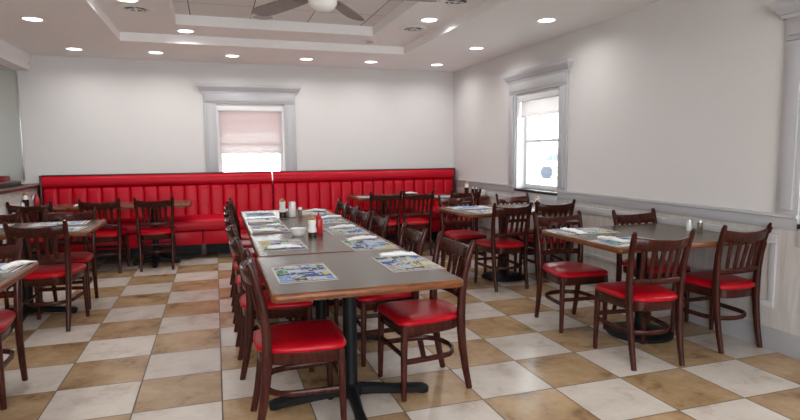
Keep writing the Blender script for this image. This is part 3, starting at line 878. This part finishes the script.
lathe_part('rim', M['vent'], t, [(.075, -.001), (.075, -.006), (.068, -.012), (.05, -.013)], 28); lathe_part('lens', M['speaker'], t, [(.048, -.013), (.045, -.018), (.02, -.021)], 28)
t = thing('ceiling_speaker', 'round grey speaker grille flush in the ceiling tiles', 'speaker', (.54, 6.24, Z2), 0)
lathe_part('rim', M['vent'], t, [(.125, -.001), (.125, -.005), (.118, -.009), (.108, -.009)], 36); lathe_part('grille', M['speaker'], t, [(.107, -.0095), (.10, -.012), (.05, -.014)], 36)

# ceiling fan
FX, FY, FZ = .70, 3.70, 2.385
t = thing('ceiling_fan', 'ceiling fan with grey brown blades and white glass globe', 'fan', (FX, FY, Z2))
lathe_part('canopy', M['fan_metal'], t, [(.02, -.075), (.06, -.06), (.07, -.001)], 28)
lathe_part('downrod', M['fan_metal'], t, [(.014, -.28), (.014, -.07)], 16)
zb = FZ - Z2
lathe_part('motor_housing', M['fan_metal'], t, [(.05, zb - .036), (.090, zb - .034), (.115, zb - .016), (.125, zb + .06), (.10, zb + .10), (.03, zb + .13)], 36)
lathe_part('globe', M['opal'], t, [(.002, zb - .118), (.04, zb - .113), (.072, zb - .097), (.090, zb - .072), (.094, zb - .050), (.088, zb - .034)], 32)
for k in range(6):
    a = D(118.5 - 60 * k)
    R = Matrix.Rotation(a, 4, 'Z') @ Matrix.Rotation(D(11), 4, 'X')
    bm = bmesh.new(); rings = []
    for r, w in ((.19, .045), (.25, .058), (.45, .068), (.62, .073), (.70, .068), (.755, .050), (.775, .020)):
        rings.append([(r, -w, -.0035), (r, w, -.0035), (r, w, .0035), (r, -w, .0035)])
    ringbridge(bm, rings); bmesh.ops.transform(bm, verts=bm.verts, matrix=Matrix.Translation((0, 0, zb)) @ R); b_ = finish('blade', bm, M['blade'], t)
    bm = bmesh.new(); sweep(bm, [(.10, 0, -.006), (.17, 0, -.008), (.27, 0, -.0075)], [(.03, .007), (.04, .007), (.06, .006)])
    bmesh.ops.transform(bm, verts=bm.verts, matrix=Matrix.Translation((0, 0, zb)) @ R); finish('blade_bracket', bm, M['fan_metal'], b_)

# ------------------------------------------------------------------ light
for x_, y_, z_ in LIGHTS:
    l = bpy.data.lights.new('downlight_lamp', 'AREA'); l.shape = 'DISK'; l.size = .15
    l.energy = 7; l.color = (1, .99, .975); l.spread = D(155)
    o = bpy.data.objects.new('downlight_lamp', l); o.location = (x_, y_, z_ - .012); COL.objects.link(o)

# added fill light, tilted up through an added opening behind the viewer
l = bpy.data.lights.new('added_fill_light', 'AREA'); l.shape = 'RECTANGLE'; l.size = WF[0][1] - WF[0][0]; l.size_y = WF[0][3] - WF[0][2]
l.energy = 120; l.color = (.93, .97, 1)
o = bpy.data.objects.new('added_fill_light', l); o.location = ((WF[0][0] + WF[0][1]) / 2, YF - 1.0, .75)
o.rotation_euler = (PI / 2 + D(52), 0, 0); COL.objects.link(o)

w = bpy.data.worlds.new('daylight'); scene.world = w; w.use_nodes = True
nt = w.node_tree; bg = nt.nodes['Background']
bg.inputs[0].default_value = (.92, .96, 1, 1); bg.inputs[1].default_value = 14.0
# ------------------------------------------------------------------ camera
yaw, pitch, roll, f = .316378, .103433, -.0080006, 562.18
fw = Vector((math.sin(yaw) * math.cos(pitch), math.cos(yaw) * math.cos(pitch), -math.sin(pitch)))
r = Vector((math.cos(yaw), -math.sin(yaw), 0)); u = r.cross(fw)
Rv = r * math.cos(roll) + u * math.sin(roll); Uv = u * math.cos(roll) - r * math.sin(roll)
cam = bpy.data.cameras.new('camera'); cam.sensor_width = 36; cam.lens = 36 * f / 800; cam.clip_end = 200
co = bpy.data.objects.new('camera', cam); COL.objects.link(co)
m = Matrix((Rv, Uv, -fw)).transposed().to_4x4(); m.translation = (0, 0, CAM_Z); co.matrix_world = m
scene.camera = co

vs = scene.view_settings
vs.view_transform = 'Standard'; vs.look = 'None'; vs.gamma = 1; vs.use_curve_mapping = False; vs.exposure = -0.52
scene.cycles.use_light_tree = True; scene.cycles.use_denoising = True; scene.cycles.denoiser = 'OPENIMAGEDENOISE'
scene.cycles.max_bounces = 8; scene.cycles.diffuse_bounces = 5; scene.cycles.glossy_bounces = 4; scene.cycles.transparent_max_bounces = 8
scene.cycles.sample_clamp_indirect = 6
scene.cycles.caustics_reflective = False; scene.cycles.caustics_refractive = False
